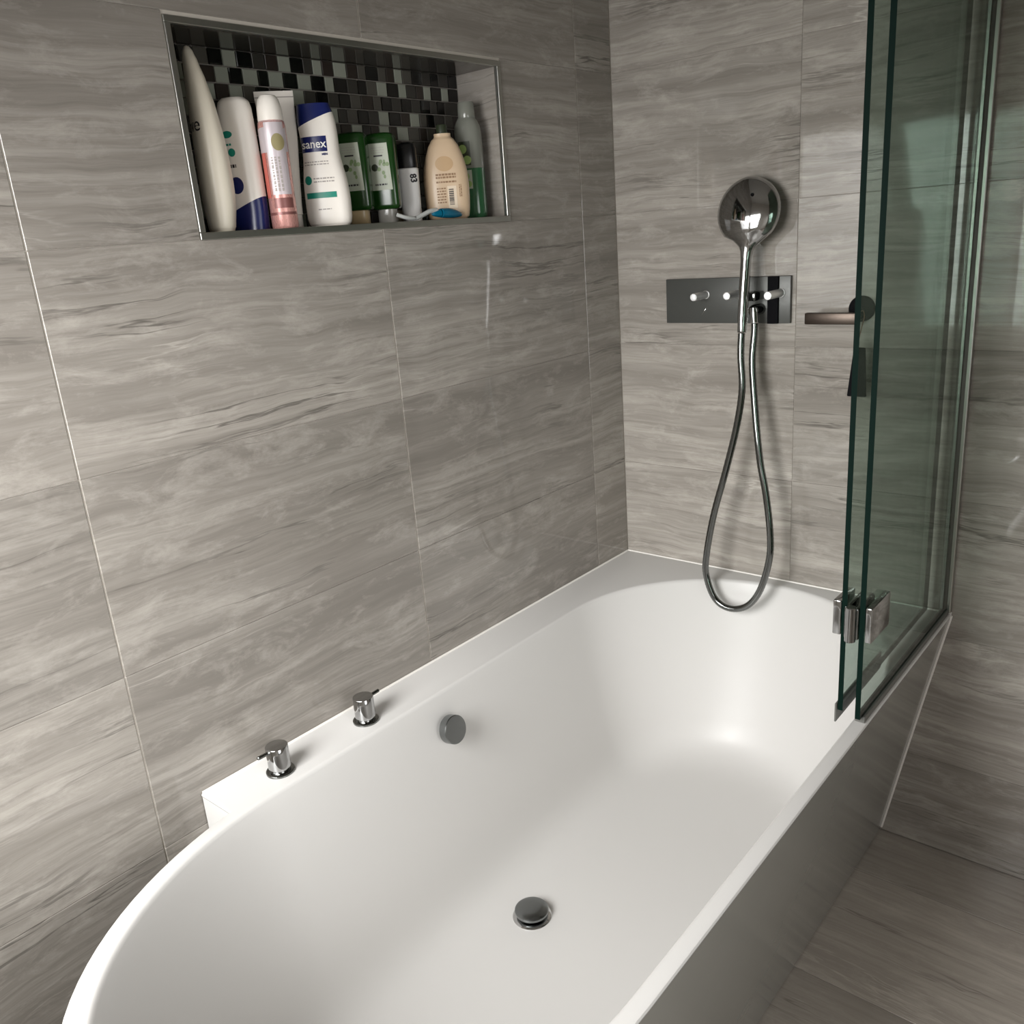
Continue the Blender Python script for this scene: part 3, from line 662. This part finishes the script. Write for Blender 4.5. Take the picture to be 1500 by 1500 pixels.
# 8 small white roll-on with black cap
t = bottle('roll_on', 'small white roll-on stick with black cap and black lettering', 'deodorant', 604, 313, -0.062, -45)
b8 = bpart(t, 'body', body([(0, 0.0165, 0.0125), (0.002, 0.0178, 0.0138), (0.093, 0.0195, 0.0145), (0.0945, 0.018, 0.013)], ex=2.6), C_PRINTW)
bpart(t, 'cap', body([(0.0945, 0.0185, 0.0138), (0.096, 0.0192, 0.0145), (0.128, 0.0185, 0.0140), (0.136, 0.0165, 0.0120), (0.139, 0.010, 0.008)], ex=2.6), C_BLACKP)
wrap('lettering', *text('83', 0.0155, 0.0085, 0.076, -PI / 2 + 0.1, 0.0006), C_INK, b8)

# 9 beige oval bottle
t = bottle('beige_bottle', 'beige oval shower cream bottle with brown print, barcode and dark olive cap', 'bottle', 658, 314, -0.045, -44)
b9 = bpart(t, 'body', body([(a[0] * 1.035, a[1] * 1.13, *a[2:]) for a in spline([(0, 0.030, 0.016), (0.004, 0.0345, 0.0195), (0.020, 0.0372, 0.0215), (0.055, 0.0385, 0.0225), (0.085, 0.0370, 0.0222), (0.110, 0.0318, 0.0205), (0.128, 0.0255, 0.0180), (0.139, 0.0190, 0.0150), (0.1425, 0.0150, 0.0130), (0.144, 0.0142, 0.0125), (0.149, 0.0142, 0.0125)])]), C_BEIGE, 45)
bpart(t, 'cap', lathe([(0, 0.1543), (0.0105, 0.1543), (0.0105, 0.168), (0.0095, 0.170), (0, 0.1705)], 28), C_DLEAF, 35)
wrap('print', *disc(-0.002, 0.100, 0.017, 0.0135, 24, 4), mat('beige_dark_print', srgb(196, 164, 126), 0.45), b9)  # darker beige oval printed on the front
wrap('fine_print', *bars(-0.020, 0.018, 0.074, 0.084, 2, 41, 0.7), C_BROWNI, b9); wrap('fine_print', *bars(-0.020, 0.018, 0.066, 0.070, 1, 42, 0.8), C_BROWNI, b9)
wrap('fine_print', *bars(-0.020, -0.003, 0.030, 0.060, 6, 43, 0.5), C_BROWNI, b9); wrap('barcode_panel', *rect(0.000, 0.017, 0.020, 0.060, 6, 6), mat('barcode_pale', srgb(232, 214, 190), 0.45), b9)
V = []; Fc = []; rb = random.Random(2); u = 0.026
while u < 0.054:
    l = rb.choice([0.0008, 0.0014, 0.002]); b_ = len(V); V += [(0.0025, u), (0.0115, u), (0.0115, u + l), (0.0025, u + l)]; Fc.append((b_, b_ + 1, b_ + 2, b_ + 3)); u += l + rb.choice([0.0008, 0.0012])
wrap('barcode', V, Fc, C_INK, b9, 0, 0.0010); v_, f_ = bars(0.040, 0.062, 0.0, 0.006, 2, 44, 0.5); wrap('fine_print', [(0.027 - b, a) for a, b in v_], f_, C_BROWNI, b9)

# 10 clear bottle half full of green gel
t = bottle('apple_shampoo_bottle', 'clear grey bottle half full of green gel with an apple picture label', 'bottle', 695, 314, -0.050, -60)
b10 = bpart(t, 'body', body(spline([(0.0, 0.0240, 0.0215), (0.003, 0.0262, 0.0230), (0.02, 0.0270, 0.0235), (0.093, 0.0270, 0.0235)], 2), ex=2.5), C_GELGREEN)
b11 = bpart(t, 'shoulder', body(spline([(0.093, 0.0270, 0.0235), (0.150, 0.0268, 0.0233), (0.169, 0.0255, 0.0222), (0.180, 0.0210, 0.0188), (0.185, 0.0178, 0.0165)], 3), ex=2.5), C_GELCLEAR)
bpart(t, 'cap', lathe([(0, 0.185), (0.0165, 0.185), (0.0168, 0.186), (0.0160, 0.211), (0.0145, 0.214), (0, 0.215)], 32), C_GELCLEAR, 35)
wrap('label', *rect(-0.013, 0.010, 0.092, 0.142, 8, 8), C_DLEAF, b11, -0.15)
for (u, v, q) in ((-0.005, 0.128, 0.0085), (0.003, 0.108, 0.008)): wrap('apple_print', *disc(u, v, q, q), C_APPLE, b11, -0.15, 0.001)
wrap('label', *rect(-0.013, 0.010, 0.055, 0.0895, 8, 6), C_LABEL, b10, -0.15)
for (u, v, q) in ((-0.003, 0.078, 0.008), (0.003, 0.064, 0.006)): wrap('apple_print', *disc(u, v, q, q), C_APPLE, b10, -0.15, 0.001)

# 11 razor with white handle and blue grip lying on the niche floor
p0 = on_x(582, 315, -0.014); p1 = on_x(682, 316, -0.014)
rz = thing('razor', 'white handled razor with glossy blue grip lying in front of the beige bottle', 'razor', (-0.012, (p0.y + p1.y) / 2, ZN), (0, 0, 0), 'toiletries in the wall niche')
ym = (p0.y + p1.y) / 2
hp_ = catmull([(-0.004, -0.088, 0.012), (0, -0.070, 0.0065), (0, -0.048, 0.0045), (0, -0.028, 0.0095), (0, -0.008, 0.0155), (0, 0.010, 0.0165)], 6)
new('handle', tube(hp_, lambda i: 0.0034 + 0.0008 * min(1, i / 20), 12), C_SIL, rz, smooth=60)
gp = [Vector((0, -0.005 + 0.083 * i / 20, 0.0105 + 0.0025 * math.sin(PI * i / 20) - 0.004 * (i / 20))) for i in range(21)]
new('grip', tube(gp, lambda i: 0.0012 + 0.0080 * math.sin(PI * min(1, max(0, i / 20))) ** 0.6, 16), C_BLUE, rz, smooth=60)
